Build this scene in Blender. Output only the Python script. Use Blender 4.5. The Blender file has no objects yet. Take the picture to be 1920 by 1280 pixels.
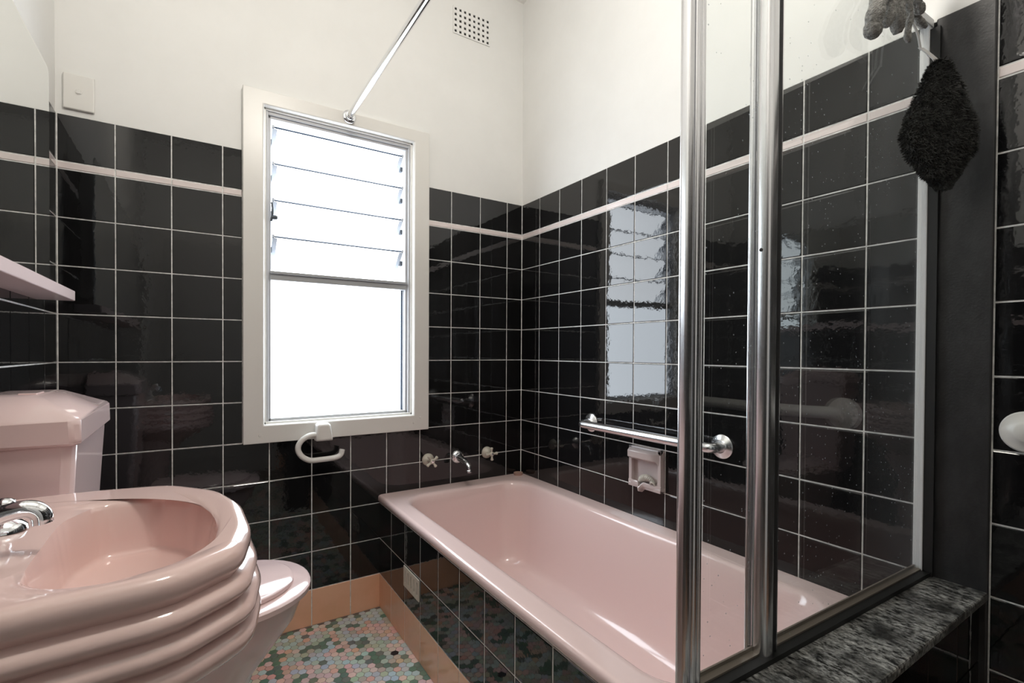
import bpy, bmesh, math, random
from mathutils import Vector, Matrix, noise
random.seed(7)
PI = math.pi
SC = bpy.context.scene
COL = SC.collection
H = 1.666            # height of the lower edge of the pink strip above the floor

# ------------------------------------------------------------------ camera
F_PX, YAW, PITCH, ROLL = 918.82, 0.571638, -0.0113426, 0.0051981
CAM = Vector((-1.3872, -2.0670, -0.5683 + H))
Fw = Vector((math.sin(YAW)*math.cos(PITCH), math.cos(YAW)*math.cos(PITCH), math.sin(PITCH)))
Rt = Vector((math.cos(YAW), -math.sin(YAW), 0))
Up = Rt.cross(Fw)
c_, s_ = math.cos(ROLL), math.sin(ROLL)
R2, U2 = c_*Rt + s_*Up, -s_*Rt + c_*Up
cd = bpy.data.cameras.new('camera'); cam = bpy.data.objects.new('camera', cd); COL.objects.link(cam)
cd.sensor_width = 36; cd.lens = F_PX/1920*36; cd.shift_y = 30.09/1920; cd.clip_start = 0.02
M = Matrix((R2, U2, -Fw)).transposed().to_4x4(); M.translation = CAM
cam.matrix_world = M
SC.camera = cam

# ------------------------------------------------------------------ light
w = bpy.data.worlds.new('sky'); SC.world = w; w.use_nodes = True
bg = w.node_tree.nodes['Background']; bg.inputs[0].default_value = (0.86, 0.93, 1, 1); bg.inputs[1].default_value = 8.0
WINDOW_GLOW = 9.5
LAMP_POWER = 31
lp = bpy.data.lights.new('ceiling_bulb', 'POINT'); lp.energy = LAMP_POWER; lp.color = (1, .94, .85); lp.shadow_soft_size = .12
lo = bpy.data.objects.new('ceiling_bulb', lp); lo.location = (-1.02, -1.45, 2.49); COL.objects.link(lo)
SC.view_settings.view_transform = 'Standard'; SC.view_settings.look = 'None'
SC.view_settings.gamma = 1; SC.view_settings.use_curve_mapping = False
SC.view_settings.exposure = 0.0
try:
    SC.cycles.use_denoising = True
    SC.cycles.max_bounces = 12; SC.cycles.diffuse_bounces = 6; SC.cycles.glossy_bounces = 6; SC.cycles.transparent_max_bounces = 12
    SC.cycles.caustics_reflective = False; SC.cycles.caustics_refractive = False
    SC.cycles.sample_clamp_indirect = 6
except Exception: pass

# ------------------------------------------------------------------ materials
def mat(name, col, rough=.5, metal=0, ior=1.5, bump=None, coat=0, vcol=False, rvar=None, spec=None):
    m = bpy.data.materials.new(name); m.use_nodes = True
    nt = m.node_tree; b = nt.nodes['Principled BSDF']
    b.inputs['Base Color'].default_value = (*col, 1); b.inputs['Roughness'].default_value = rough
    b.inputs['Metallic'].default_value = metal; b.inputs['IOR'].default_value = ior
    b.inputs['Coat Weight'].default_value = coat
    tc = nt.nodes.new('ShaderNodeTexCoord')
    if bump:
        for i, (sc, st, dist) in enumerate(bump if isinstance(bump, list) else [bump]):
            n = nt.nodes.new('ShaderNodeTexNoise'); n.inputs['Scale'].default_value = sc; n.inputs['Detail'].default_value = 2
            nt.links.new(tc.outputs['Object'], n.inputs['Vector'])
            bp = nt.nodes.new('ShaderNodeBump'); bp.inputs['Strength'].default_value = st; bp.inputs['Distance'].default_value = dist
            nt.links.new(n.outputs['Fac'], bp.inputs['Height'])
            if b.inputs['Normal'].is_linked:
                nt.links.new(b.inputs['Normal'].links[0].from_socket, bp.inputs['Normal'])
            nt.links.new(bp.outputs[0], b.inputs['Normal'])
    if rvar:
        n = nt.nodes.new('ShaderNodeTexNoise'); n.inputs['Scale'].default_value = rvar[0]; n.inputs['Detail'].default_value = 4
        nt.links.new(tc.outputs['Object'], n.inputs['Vector'])
        mr = nt.nodes.new('ShaderNodeMapRange'); mr.inputs[1].default_value = .35; mr.inputs[2].default_value = .7
        mr.inputs[3].default_value = rvar[1]; mr.inputs[4].default_value = rvar[2]
        nt.links.new(n.outputs['Fac'], mr.inputs[0]); nt.links.new(mr.outputs[0], b.inputs['Roughness'])
    if vcol:
        a = nt.nodes.new('ShaderNodeAttribute'); a.attribute_name = 'Col'
        nt.links.new(a.outputs['Color'], b.inputs['Base Color'])
    return m
def mixcol(m, scale, colA, colB, lo=.4, hi=.6, stretch=(1,1,1), detail=5, rough=None):
    nt = m.node_tree; b = nt.nodes['Principled BSDF']
    tc = nt.nodes.new('ShaderNodeTexCoord'); mp = nt.nodes.new('ShaderNodeMapping'); mp.inputs['Scale'].default_value = stretch
    n = nt.nodes.new('ShaderNodeTexNoise'); n.inputs['Scale'].default_value = scale; n.inputs['Detail'].default_value = detail
    n.inputs['Roughness'].default_value = .65
    r = nt.nodes.new('ShaderNodeValToRGB')
    r.color_ramp.elements[0].position = lo; r.color_ramp.elements[0].color = (*colA, 1)
    r.color_ramp.elements[1].position = hi; r.color_ramp.elements[1].color = (*colB, 1)
    nt.links.new(tc.outputs['Object'], mp.inputs[0]); nt.links.new(mp.outputs[0], n.inputs['Vector'])
    nt.links.new(n.outputs['Fac'], r.inputs[0]); nt.links.new(r.outputs[0], b.inputs['Base Color'])
    if rough:
        mr = nt.nodes.new('ShaderNodeMapRange'); mr.inputs[1].default_value = lo; mr.inputs[2].default_value = hi
        mr.inputs[3].default_value = rough[0]; mr.inputs[4].default_value = rough[1]
        nt.links.new(n.outputs['Fac'], mr.inputs[0]); nt.links.new(mr.outputs[0], b.inputs['Roughness'])
    return m

m_paint = mixcol(mat('white_paint', (.80, .79, .75), .55, bump=(60, .05, .002)), 3, (.775, .775, .76), (.75, .75, .735))
m_ceil = mat('ceiling_paint', (.86, .855, .84), .7)
m_tile = mat('black_tile_glaze', (.0075, .0075, .008), .035, ior=1.54, bump=[(55, .12, .0012), (9, .10, .004)])
m_grout = mixcol(mat('grout', (.5, .5, .48), .85), 40, (.55, .55, .54), (.85, .85, .83), .35, .6)
m_strip = mat('pink_strip_glaze', (.76, .68, .665), .12, bump=(40, .08, .001))
m_skirt_warm = mixcol(mat('pink_skirting_warm_lit', (.66, .38, .27), .12, bump=(40, .08, .001)), 5, (.84, .49, .33), (.79, .45, .29))  # pink tile; part of the warm lamplight's orange is put into the base colour
m_pink = mat('pink_porcelain', (.76, .56, .525), .09, coat=.35, bump=(6, .04, .004))
m_pinkb = mat('pink_bath_enamel', (.79, .615, .595), .13, coat=.3, bump=(5, .03, .004))
m_pinkt = mat('pink_toilet_ceramic', (.77, .60, .59), .10, coat=.3)
m_shelf = mat('pink_shelf_plastic', (.80, .66, .66), .25)
m_alu = mat('white_window_enamel', (.80, .81, .82), .35)
m_aluf = mat('mill_aluminium_frame', (.48, .49, .51), .4)
m_trans = mat('grey_transom_aluminium', (.36, .37, .38), .4)
m_alud = mat('aluminium', (.075, .09, .11), .5, 0)
m_timb = mat('white_gloss_paint', (.72, .71, .68), .30, bump=(30, .08, .002))
m_chrome = mat('chrome', (.86, .87, .89), .07, 1)
m_chromeb = mat('brushed_chrome', (.82, .82, .84), .24, 1)
m_black = mat('black_rubber', (.012, .012, .012), .5)
m_cream = mat('cream_plastic', (.60, .57, .49), .25)
m_white = mat('white_plastic', (.74, .73, .70), .3)
m_mirror = mat('mirror_silver', (.88, .90, .89), .0, 1)
m_medge = mat('mirror_edge', (.75, .80, .80), .15)
m_hob = mat('scuffed_black_stone', (.02, .02, .02), .35, bump=[(90, .3, .002)])
mixcol(m_hob, 120, (.014, .014, .014), (.75, .75, .72), .40, .78, (1.2, .6, 1), 14, (.3, .6))
def mask(m, scale, lo, hi):
    nt = m.node_tree; b = nt.nodes['Principled BSDF']; tc = nt.nodes.new('ShaderNodeTexCoord')
    n = nt.nodes.new('ShaderNodeTexNoise'); n.inputs['Scale'].default_value = scale; n.inputs['Detail'].default_value = 3
    r = nt.nodes.new('ShaderNodeMapRange'); r.inputs[1].default_value = lo; r.inputs[2].default_value = hi; r.inputs[3].default_value = .12
    mx = nt.nodes.new('ShaderNodeMix'); mx.data_type = 'RGBA'; mx.inputs[6].default_value = (.010, .010, .010, 1)
    nt.links.new(tc.outputs['Object'], n.inputs['Vector']); nt.links.new(n.outputs['Fac'], r.inputs[0]); nt.links.new(r.outputs[0], mx.inputs[0])
    nt.links.new(b.inputs['Base Color'].links[0].from_socket, mx.inputs[7]); nt.links.new(mx.outputs[2], b.inputs['Base Color'])
mask(m_hob, 14, .32, .56)
m_band = mat('rough_black_board', (.022, .022, .023), .42, bump=[(220, .35, .001), (30, .2, .002)])
mixcol(m_band, 14, (.016, .016, .017), (.045, .045, .047), .4, .75, (1, 1, .5), 6, (.5, .35))
m_soap = mat('soap_niche_ceramic', (.52, .45, .44), .15)
m_scrub = mat('pale_ribbed_plastic', (.50, .49, .45), .2, coat=.3)
m_floorg = mat('floor_grout', (.16, .12, .10), .8)
m_hex = mat('hex_mosaic', (1, 1, 1), .45, vcol=True)
m_strap = mat('strap_fabric', (.62, .61, .60), .7)
m_lab = mat('strap_label', (.02, .02, .02), .6)
m_dirt = mat('plug_rubber', (.42, .27, .22), .4)
m_door = mat('door_paint', (.62, .61, .59), .4)

def fur(name, ca, cb, sc):
    m = mat(name, ca, .9, bump=[(sc, 1.0, .006), (sc*3, .8, .003)])
    return mixcol(m, sc*1.2, ca, cb, .35, .75)
m_mitt = fur('black_pile', (.004, .004, .004), (.03, .03, .028), 90)
m_fibre = fur('black_pile_fibre', (.010, .010, .010), (.10, .10, .095), 60)
m_glove = fur('grey_knit', (.26, .255, .24), (.58, .57, .54), 170)

def emis(name, col, st):
    m = bpy.data.materials.new(name); m.use_nodes = True; nt = m.node_tree; nt.nodes.clear()
    e = nt.nodes.new('ShaderNodeEmission'); e.inputs[0].default_value = (*col, 1); e.inputs[1].default_value = st
    g = nt.nodes.new('ShaderNodeBsdfGlossy'); g.inputs['Roughness'].default_value = .35; g.inputs['Color'].default_value = (.05, .05, .05, 1)
    ad = nt.nodes.new('ShaderNodeAddShader'); o = nt.nodes.new('ShaderNodeOutputMaterial')
    nt.links.new(e.outputs[0], ad.inputs[0]); nt.links.new(g.outputs[0], ad.inputs[1]); nt.links.new(ad.outputs[0], o.inputs[0]); return m
m_pane = emis('frosted_daylit_pane', (.84, .92, 1.0), WINDOW_GLOW)
m_blade = emis('frosted_daylit_louvre', (.88, .94, 1.0), WINDOW_GLOW*.9)
m_clip = mat('grey_blade_clip', (.50, .54, .60), .4)
m_gedge = mat('blue_glass_edge', (.012, .035, .075), .4)
m_globe = emis('lamp_globe', (1, .82, .6), 6)

def glass_mat():
    m = bpy.data.materials.new('spotted_shower_glass'); m.use_nodes = True; nt = m.node_tree; nt.nodes.clear()
    N = nt.nodes.new; L = nt.links.new
    o = N('ShaderNodeOutputMaterial'); tr = N('ShaderNodeBsdfTransparent'); tr.inputs[0].default_value = (.95, .965, .96, 1)
    gl = N('ShaderNodeBsdfGlossy'); gl.inputs['Roughness'].default_value = .01
    fr = N('ShaderNodeFresnel'); ge = N('ShaderNodeNewGeometry'); ri = N('ShaderNodeMapRange'); ri.inputs[3].default_value = 1.4; ri.inputs[4].default_value = 1/1.4
    L(ge.outputs['Backfacing'], ri.inputs[0]); L(ri.outputs[0], fr.inputs['IOR'])
    mx = N('ShaderNodeMixShader'); L(fr.outputs[0], mx.inputs[0]); L(tr.outputs[0], mx.inputs[1]); L(gl.outputs[0], mx.inputs[2])
    tc = N('ShaderNodeTexCoord')
    # dried water spots
    vo = N('ShaderNodeTexVoronoi'); vo.inputs['Scale'].default_value = 110; L(tc.outputs['Object'], vo.inputs['Vector'])
    lt = N('ShaderNodeMath'); lt.operation = 'LESS_THAN'; lt.inputs[1].default_value = .13; L(vo.outputs['Distance'], lt.inputs[0])
    wn = N('ShaderNodeSeparateColor'); L(vo.outputs['Color'], wn.inputs[0])
    gt = N('ShaderNodeMath'); gt.operation = 'GREATER_THAN'; L(wn.outputs[0], gt.inputs[0])
    ns = N('ShaderNodeTexNoise'); ns.inputs['Scale'].default_value = 5; L(tc.outputs['Object'], ns.inputs['Vector'])
    mr0 = N('ShaderNodeMapRange'); mr0.inputs[1].default_value = .3; mr0.inputs[2].default_value = .7; mr0.inputs[3].default_value = 1.05; mr0.inputs[4].default_value = .70
    L(ns.outputs['Fac'], mr0.inputs[0]); L(mr0.outputs[0], gt.inputs[1])
    mu = N('ShaderNodeMath'); mu.operation = 'MULTIPLY'; L(lt.outputs[0], mu.inputs[0]); L(gt.outputs[0], mu.inputs[1])
    mu2 = N('ShaderNodeMath'); mu2.operation = 'MULTIPLY'; mu2.inputs[1].default_value = .7; L(mu.outputs[0], mu2.inputs[0])
    # soap film, thicker towards the wall jamb
    sx = N('ShaderNodeSeparateXYZ'); L(tc.outputs['Object'], sx.inputs[0])
    mr = N('ShaderNodeMapRange'); mr.inputs[1].default_value = -.34; mr.inputs[2].default_value = 0; mr.inputs[3].default_value = 0.004; mr.inputs[4].default_value = .15
    L(sx.outputs[0], mr.inputs[0])
    n2 = N('ShaderNodeTexNoise'); n2.inputs['Scale'].default_value = 7; n2.inputs['Detail'].default_value = 6; L(tc.outputs['Object'], n2.inputs['Vector'])
    mu3 = N('ShaderNodeMath'); mu3.operation = 'MULTIPLY'; L(mr.outputs[0], mu3.inputs[0]); L(n2.outputs['Fac'], mu3.inputs[1])
    adf = N('ShaderNodeMath'); adf.operation = 'ADD'; adf.use_clamp = True; L(mu2.outputs[0], adf.inputs[0]); L(mu3.outputs[0], adf.inputs[1])
    df = N('ShaderNodeBsdfDiffuse'); df.inputs[0].default_value = (.72, .78, .85, 1)
    m2 = N('ShaderNodeMixShader'); L(adf.outputs[0], m2.inputs[0]); L(mx.outputs[0], m2.inputs[1]); L(df.outputs[0], m2.inputs[2])
    L(m2.outputs[0], o.inputs[0]); return m
m_glass = glass_mat()

# ------------------------------------------------------------------ mesh helpers
def obj(name, bm, mats, parent=None, smooth=None, kind=None, bevel=None, subsurf=0, weld=False):
    me = bpy.data.meshes.new(name)
    if weld: bmesh.ops.remove_doubles(bm, verts=bm.verts, dist=1e-5)
    bmesh.ops.recalc_face_normals(bm, faces=bm.faces) if weld else None
    bm.to_mesh(me); bm.free()
    for mm in (mats if isinstance(mats, list) else [mats]): me.materials.append(mm)
    o = bpy.data.objects.new(name, me); COL.objects.link(o)
    if parent:
        o.parent = parent; o.matrix_parent_inverse = Matrix.Translation(-parent.location)
    if kind: o['kind'] = kind
    if smooth is not None:
        for p in me.polygons: p.use_smooth = True
        if smooth < 180:
            try: me.set_sharp_from_angle(angle=math.radians(smooth))
            except Exception: pass
    if bevel:
        b = o.modifiers.new('bevel', 'BEVEL'); b.width = bevel; b.segments = 2; b.limit_method = 'ANGLE'; b.angle_limit = math.radians(40)
    if subsurf:
        s = o.modifiers.new('subdivision', 'SUBSURF'); s.levels = subsurf; s.render_levels = subsurf
    return o
def thing(name, label, cat, loc=(0,0,0), group=None):
    o = bpy.data.objects.new(name, None); COL.objects.link(o); o.location = loc; o.empty_display_size = .05
    return tag(o, label, cat, group)
def tag(o, label, cat, group=None):
    o['label'] = label; o['category'] = cat
    if group: o['group'] = group
    return o
def box(bm, x0, x1, y0, y1, z0, z1, mi=0):
    r = bmesh.ops.create_cube(bm, size=1)
    bmesh.ops.scale(bm, vec=(x1-x0, y1-y0, z1-z0), verts=r['verts'])
    bmesh.ops.translate(bm, vec=((x0+x1)/2, (y0+y1)/2, (z0+z1)/2), verts=r['verts'])
    for f in {f for v in r['verts'] for f in v.link_faces}: f.material_index = mi
    return r['verts']
def BM(): return bmesh.new()
def bx(*a, mi=0):
    bm = BM(); box(bm, *a, mi=mi); return bm
def loft(bm, rings, cap0=False, cap1=False, closed=True, mi=0):
    vs = [[bm.verts.new(p) for p in r] for r in rings]
    n = len(vs[0])
    for a, b in zip(vs, vs[1:]):
        for i in range(n if closed else n-1):
            j = (i+1) % n
            try: bm.faces.new((a[i], a[j], b[j], b[i])).material_index = mi
            except ValueError: pass
    if cap0: bm.faces.new(vs[0][::-1]).material_index = mi
    if cap1: bm.faces.new(vs[-1]).material_index = mi
    return vs
def tube(bm, pts, rad, seg=16, caps=True, mi=0):
    pts = [Vector(p) for p in pts]; n = len(pts)
    rs = rad if isinstance(rad, (list, tuple)) else [rad]*n
    t0 = (pts[1]-pts[0]).normalized()
    u = t0.orthogonal().normalized(); rings = []
    for i, p in enumerate(pts):
        t = (pts[min(i+1, n-1)]-pts[max(i-1, 0)]).normalized()
        u = (u - u.dot(t)*t).normalized(); v = t.cross(u)
        rings.append([p + rs[i]*(math.cos(a)*u + math.sin(a)*v) for a in [2*PI*k/seg for k in range(seg)]])
    loft(bm, rings, caps, caps, mi=mi)
def smoothpath(pts, n=8):
    pts = [Vector(p) for p in pts]; P = [pts[0]*2-pts[1]] + pts + [pts[-1]*2-pts[-2]]; out = []
    for i in range(1, len(P)-2):
        for k in range(n):
            t = k/n; a, b, c, d = P[i-1], P[i], P[i+1], P[i+2]
            out.append(.5*((2*b)+(c-a)*t+(2*a-5*b+4*c-d)*t*t+(3*b-a-3*c+d)*t**3))
    out.append(pts[-1]); return out
def lathe(bm, center, axis, prof, seg=32, mi=0):
    axis = Vector(axis).normalized(); u = axis.orthogonal().normalized(); v = axis.cross(u); c = Vector(center)
    loft(bm, [[c + axis*h + max(r, 1e-5)*(math.cos(2*PI*k/seg)*u + math.sin(2*PI*k/seg)*v) for k in range(seg)] for r, h in prof], True, True, mi=mi)
def rrect(x0, x1, y0, y1, r, z, n=8):
    """rounded rectangle loop; r = one radius or four (x1y1, x0y1, x0y0, x1y0)"""
    rs = r if isinstance(r, (list, tuple)) else [r]*4
    out = []
    for (cx, cy, a0, rr) in ((x1-rs[0], y1-rs[0], 0, rs[0]), (x0+rs[1], y1-rs[1], 90, rs[1]), (x0+rs[2], y0+rs[2], 180, rs[2]), (x1-rs[3], y0+rs[3], 270, rs[3])):
        for k in range(n+1):
            a = math.radians(a0 + 90*k/n); out.append(Vector((cx+rr*math.cos(a), cy+rr*math.sin(a), z)))
    return out
def tiles(bm, O, U, V, rects, th=.0022, gap=.0016, mi_of=None):
    """glazed tiles, each slightly out of plane, on a wall at O with axes U, V"""
    O, U, V = Vector(O), Vector(U), Vector(V); N = U.cross(V)
    for (u0, u1, v0, v1, mi) in rects:
        if u1-u0 < .008 or v1-v0 < .005: continue
        a, b = random.gauss(0, .0022), random.gauss(0, .0022)
        cu, cv = (u0+u1)/2, (v0+v1)/2
        def P(u, v, h): return O + U*u + V*v + N*h
        prev = None
        for ins, h in ((gap, 0), (gap+.0004, th-.0009), (gap+.0018, th)):
            ring = [P(u, v, h + (0 if h == 0 else a*(u-cu)+b*(v-cv))) for u, v in ((u0+ins, v0+ins), (u1-ins, v0+ins), (u1-ins, v1-ins), (u0+ins, v1-ins))]
            ring = [bm.verts.new(p) for p in ring]
            if prev:
                for i in range(4):
                    bm.faces.new((prev[i], prev[(i+1) % 4], ring[(i+1) % 4], ring[i])).material_index = mi
            prev = ring
        bm.faces.new(prev).material_index = mi
T = .152
ROWS = [(.023+.0005, .172)] + [(-.0, .023)] + [(-T*(j+1), -T*j) for j in range(10)] + [(-H, -T*10)]
def rowmat(i): return 1 if i == 1 else (2 if i == 12 else 0)
def field(cols, hole=None, rows=range(0, 13)):
    out = []
    for (a, b) in cols:
        for i in rows:
            v0, v1 = ROWS[i][0]+H, ROWS[i][1]+H
            segs = [(a, b)]
            if hole and v1 > hole[2]+.02 and v0 < hole[3]:
                segs = []
                if a < hole[0]: segs.append((a, min(b, hole[0])))
                if b > hole[1]: segs.append((max(a, hole[1]), b))
            for s in segs: out.append((s[0], s[1], v0, v1, rowmat(i)))
    return out
def quad(bm, pts, mi=0):
    f = bm.faces.new([bm.verts.new(p) for p in pts]); f.material_index = mi; return f
RW = 1.758; CEIL = 2.85; YF = -2.95
WX0, WX1, WZ0, WZ1 = -1.178, -.583, -.850+H, .350+H     # window opening

# ------------------------------------------------------------------ setting
def wall_box(name, mats, x0, x1, y0, y1, z0, z1): return bx(x0, x1, y0, y1, z0, z1)
# floor
bm = bx(-RW-.1, .1, YF-.1, .1, -.1, 0)
cl = bm.loops.layers.float_color.new('Col')
for f in bm.faces: f.material_index = 1
lay = cl
pal = {'pink': (.74, .54, .49), 'rose': (.70, .44, .36), 'grey': (.52, .56, .53), 'blue': (.50, .60, .62), 'taupe': (.50, .46, .36), 'mint': (.46, .52, .42), 'green': (.13, .21, .16), 'dark': (.17, .20, .17), 'black': (.012, .012, .014)}
pitch = .0268; R_ = (pitch-.0014)/math.sqrt(3)
cx, ci = -RW, 0
while cx < -.70:
    cy = -2.6 + (pitch/2 if ci % 2 else 0)
    while cy < .01:
        c = noise.noise(Vector((cx*16, cy*16, 3))); d = noise.noise(Vector((cx*9+5, cy*9, 9))); q = random.random()
        if q < .012: k = 'black'
        elif c > .24 + .1*random.random(): k = 'green' if random.random() < .85 else 'dark'
        elif q < .09: k = 'green' if q < .05 else 'dark'
        elif d + random.gauss(0, .25) > .12: k = random.choice(('pink', 'pink', 'rose'))
        else: k = random.choice(('grey', 'grey', 'blue', 'taupe', 'mint', 'blue'))
        col = [min(1, v*random.uniform(.88, 1.1)) for v in pal[k]]
        ring0 = [(cx+R_*math.cos(a), cy+R_*math.sin(a)) for a in [PI/3*j for j in range(6)]]
        ok = all(-RW <= x <= -.70 and y <= 0 for x, y in ring0)
        if ok:
            lo_ = [bm.verts.new((x, y, 0.0)) for x, y in ring0]
            hi_ = [bm.verts.new((cx+(x-cx)*.93, cy+(y-cy)*.93, .0009)) for x, y in ring0]
            fs = [bm.faces.new((lo_[i], lo_[(i+1) % 6], hi_[(i+1) % 6], hi_[i])) for i in range(6)] + [bm.faces.new(hi_)]
            for f in fs:
                for l in f.loops: l[cl] = (*col, 1)
        cy += pitch
    cx += pitch*math.sqrt(3)/2; ci += 1
obj('floor', bm, [m_hex, m_floorg], kind='structure')
obj('ceiling', bx(-RW-.1, .1, YF-.1, .1, CEIL, CEIL+.1), m_ceil, kind='structure')

WM = [m_tile, m_strip, m_skirt_warm, m_paint, m_grout]
TILETOP = .172+H
def grout_sheet(bm, O, U, V, u0, u1, v0, v1):
    O, U, V = Vector(O), Vector(U), Vector(V); n = U.cross(V)*.0012
    quad(bm, [O+U*u0+V*v0+n, O+U*u1+V*v0+n, O+U*u1+V*v1+n, O+U*u0+V*v1+n], 4)
# back wall (window wall): y=0 facing -y ; U=+x, V=+z, N = U x V = -y
bm = BM()
box(bm, -RW-.1, WX0, 0, .1, 0, CEIL, 3); box(bm, WX1, .1, 0, .1, 0, CEIL, 3)
box(bm, WX0, WX1, 0, .1, 0, WZ0, 3); box(bm, WX0, WX1, 0, .1, WZ1, CEIL, 3)
cols = [(-.0913, 0)] + [(-.0913-T*(k+1), -.0913-T*k) for k in range(10)] + [(-RW, -.0913-T*10)]
A0, A1 = -1.245, -.515
for (u0, u1, v0, v1) in ((-RW, A0, 0, TILETOP), (A1, 0, 0, TILETOP), (A0, A1, 0, -.912+H)):
    grout_sheet(bm, (0, 0, 0), (1, 0, 0), (0, 0, 1), u0, u1, v0, v1)
tiles(bm, (0, -.0008, 0), (1, 0, 0), (0, 0, 1), field(cols, (A0, A1, -.912+H, 9)))
for xc, sx in ((0, -1), (-RW, 1)):      # grouted corner joints
    loft(bm, [[Vector((xc, 0, z)), Vector((xc+sx*.0056, 0, z)), Vector((xc+sx*.0056, -.0032, z)), Vector((xc+sx*.0032, -.0056, z)), Vector((xc, -.0056, z))] for z in (.0, TILETOP-.001)], True, True, mi=4)
obj('wall_back', bm, WM, kind='structure')
# right wall: x=0 facing -x ; U=+y?  U x V = (-1,0,0)*: U=(0,-1,0),V=(0,0,1) -> (-1,0,0)
bm = BM(); box(bm, 0, .1, YF-.1, .1, 0, CEIL, 3)
cols = [(0, .1533)] + [(.1533+T*k, .1533+T*(k+1)) for k in range(9)] + [(.1533+T*9, 1.655)]
cols2 = [(1.754+T*k, 1.754+T*(k+1)) for k in range(7)] + [(1.754+T*7, -YF)]
grout_sheet(bm, (0, 0, 0), (0, -1, 0), (0, 0, 1), 0, 1.66, 0, TILETOP)
grout_sheet(bm, (-.004, 0, 0), (0, -1, 0), (0, 0, 1), 1.752, -YF, 0, TILETOP-.004)
tiles(bm, (-.0008, 0, 0), (0, -1, 0), (0, 0, 1), field(cols))
tiles(bm, (-.0048, 0, -.005), (0, -1, 0), (0, 0, 1), field(cols2))
obj('wall_right', bm, WM, kind='structure')
bm = bx(-.012, 0, -1.753, -1.655, .0, TILETOP-.001)
obj('trim_1', bm, m_band, kind='structure', bevel=.003)
# left wall x=-RW facing +x : U=(0,1,0),V=(0,0,1) -> (1,0,0)
bm = BM(); box(bm, -RW-.1, -RW, YF-.1, .1, 0, CEIL, 3)
cols = [(-.155, 0)] + [(-.155-T*(k+1)-.003, -.155-T*k-.003) for k in range(18)]
grout_sheet(bm, (-RW, 0, 0), (0, 1, 0), (0, 0, 1), YF, 0, 0, TILETOP)
tiles(bm, (-RW+.0008, 0, 0), (0, 1, 0), (0, 0, 1), field(cols))
obj('wall_left', bm, WM, kind='structure')
# wall behind the camera, facing +y : U=(-1,0,0),V=(0,0,1) -> (0,1,0)
bm = BM(); box(bm, -RW-.1, .1, YF-.1, YF, 0, CEIL, 3)
cols = [(T*k, T*(k+1)) for k in range(0, 5)]
grout_sheet(bm, (0, YF, 0), (-1, 0, 0), (0, 0, 1), 0, T*5, 0, TILETOP)
tiles(bm, (0, YF+.0008, 0), (-1, 0, 0), (0, 0, 1), field(cols))
obj('wall_front', bm, WM, kind='structure')
d = obj('door_1', bx(-1.62, -.86, YF, YF+.035, 0, 2.03), m_door, kind='structure', bevel=.003)
bm = BM()
for z in (.15, 1.0):
    box(bm, -1.52, -.96, YF+.035, YF+.042, z, z+.85-.1*(z > .5))
obj('door_panel', bm, m_door, d, bevel=.004)
bm = BM(); tube(bm, [(-1.55, YF+.035, 1.02), (-1.55, YF+.08, 1.02), (-1.46, YF+.085, 1.02)], .009); obj('door_handle', bm, m_chrome, d, smooth=50)
bm = BM()
for x0, x1, z0, z1 in ((-1.70, -1.62, 0, 2.11), (-.86, -.78, 0, 2.11), (-1.62, -.86, 2.03, 2.11)): box(bm, x0, x1, YF, YF+.02, z0, z1)
obj('trim_2', bm, m_timb, kind='structure', bevel=.003)

# ------------------------------------------------------------------ window
ax0, ax1, az0, az1 = -1.245, -.515, -.915+H, .400+H
bm = BM()
def mitred(bm, o, i, y0, y1):
    (ox0, ox1, oz0, oz1), (ix0, ix1, iz0, iz1) = o, i
    O = [(ox0, oz0), (ox1, oz0), (ox1, oz1), (ox0, oz1)]; I = [(ix0, iz0), (ix1, iz0), (ix1, iz1), (ix0, iz1)]
    rings = [[Vector((x, y, z)) for x, z in S] for S, y in ((I, y1), (I, y0+.004), (I, y0), (O, y0), (O, y1))]
    rings[1] = [Vector((x, y0+.006, z)) for x, z in I]
    I2 = [((x*.94+ox*.06), (z*.94+oz*.06)) for (x, z), (ox, oz) in zip(I, O)]
    rings[2] = [Vector((x, y0, z)) for x, z in I2]
    loft(bm, rings)
mitred(bm, (ax0, ax1, az0, az1), (WX0+.004, WX1-.004, WZ0+.004, WZ1-.004), -.026, .002)
obj('window_1', bm, m_timb, kind='structure', bevel=.0025)
win = bpy.data.objects['window_1']
bm = BM()                                   # jamb lining
for a in ((WX0, WX0+.012, WZ0, WZ1), (WX1-.012, WX1, WZ0, WZ1), (WX0, WX1, WZ0, WZ0+.012), (WX0, WX1, WZ1-.012, WZ1)):
    box(bm, a[0], a[1], -.004, .1, a[2], a[3])
obj('window_lining', bm, m_timb, win, bevel=.002)
bm = BM()                                   # aluminium frame with raised channels
TR0, TR1 = -.298+H, -.268+H
for x0, x1 in ((WX0+.012, WX0+.030), (WX1-.030, WX1-.012)):
    box(bm, x0, x1, .012, .085, WZ0+.012, WZ1-.012)
    box(bm, x0-.0 if x0 < -1 else x0+.010, x1-.010 if x0 < -1 else x1, .000, .012, WZ0+.012, WZ1-.012)
box(bm, WX0+.012, WX1-.012, .012, .08, WZ1-.034, WZ1-.012); box(bm, WX0+.012, WX1-.012, .004, .012, WZ1-.024, WZ1-.012)
box(bm, WX0+.012, WX1-.012, .012, .08, WZ0+.012, WZ0+.022)
obj('window_frame', bm, m_aluf, win, bevel=.0015)
bm = BM(); box(bm, WX0+.026, WX1-.026, .006, .075, TR0, TR1); box(bm, WX0+.026, WX1-.026, -.002, .02, TR1-.006, TR1+.004)
obj('transom', bm, m_trans, win, bevel=.002)
obj('window_pane', bx(WX0+.026, WX1-.040, .045, .050, WZ0+.020, TR0), m_pane, win)
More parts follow.
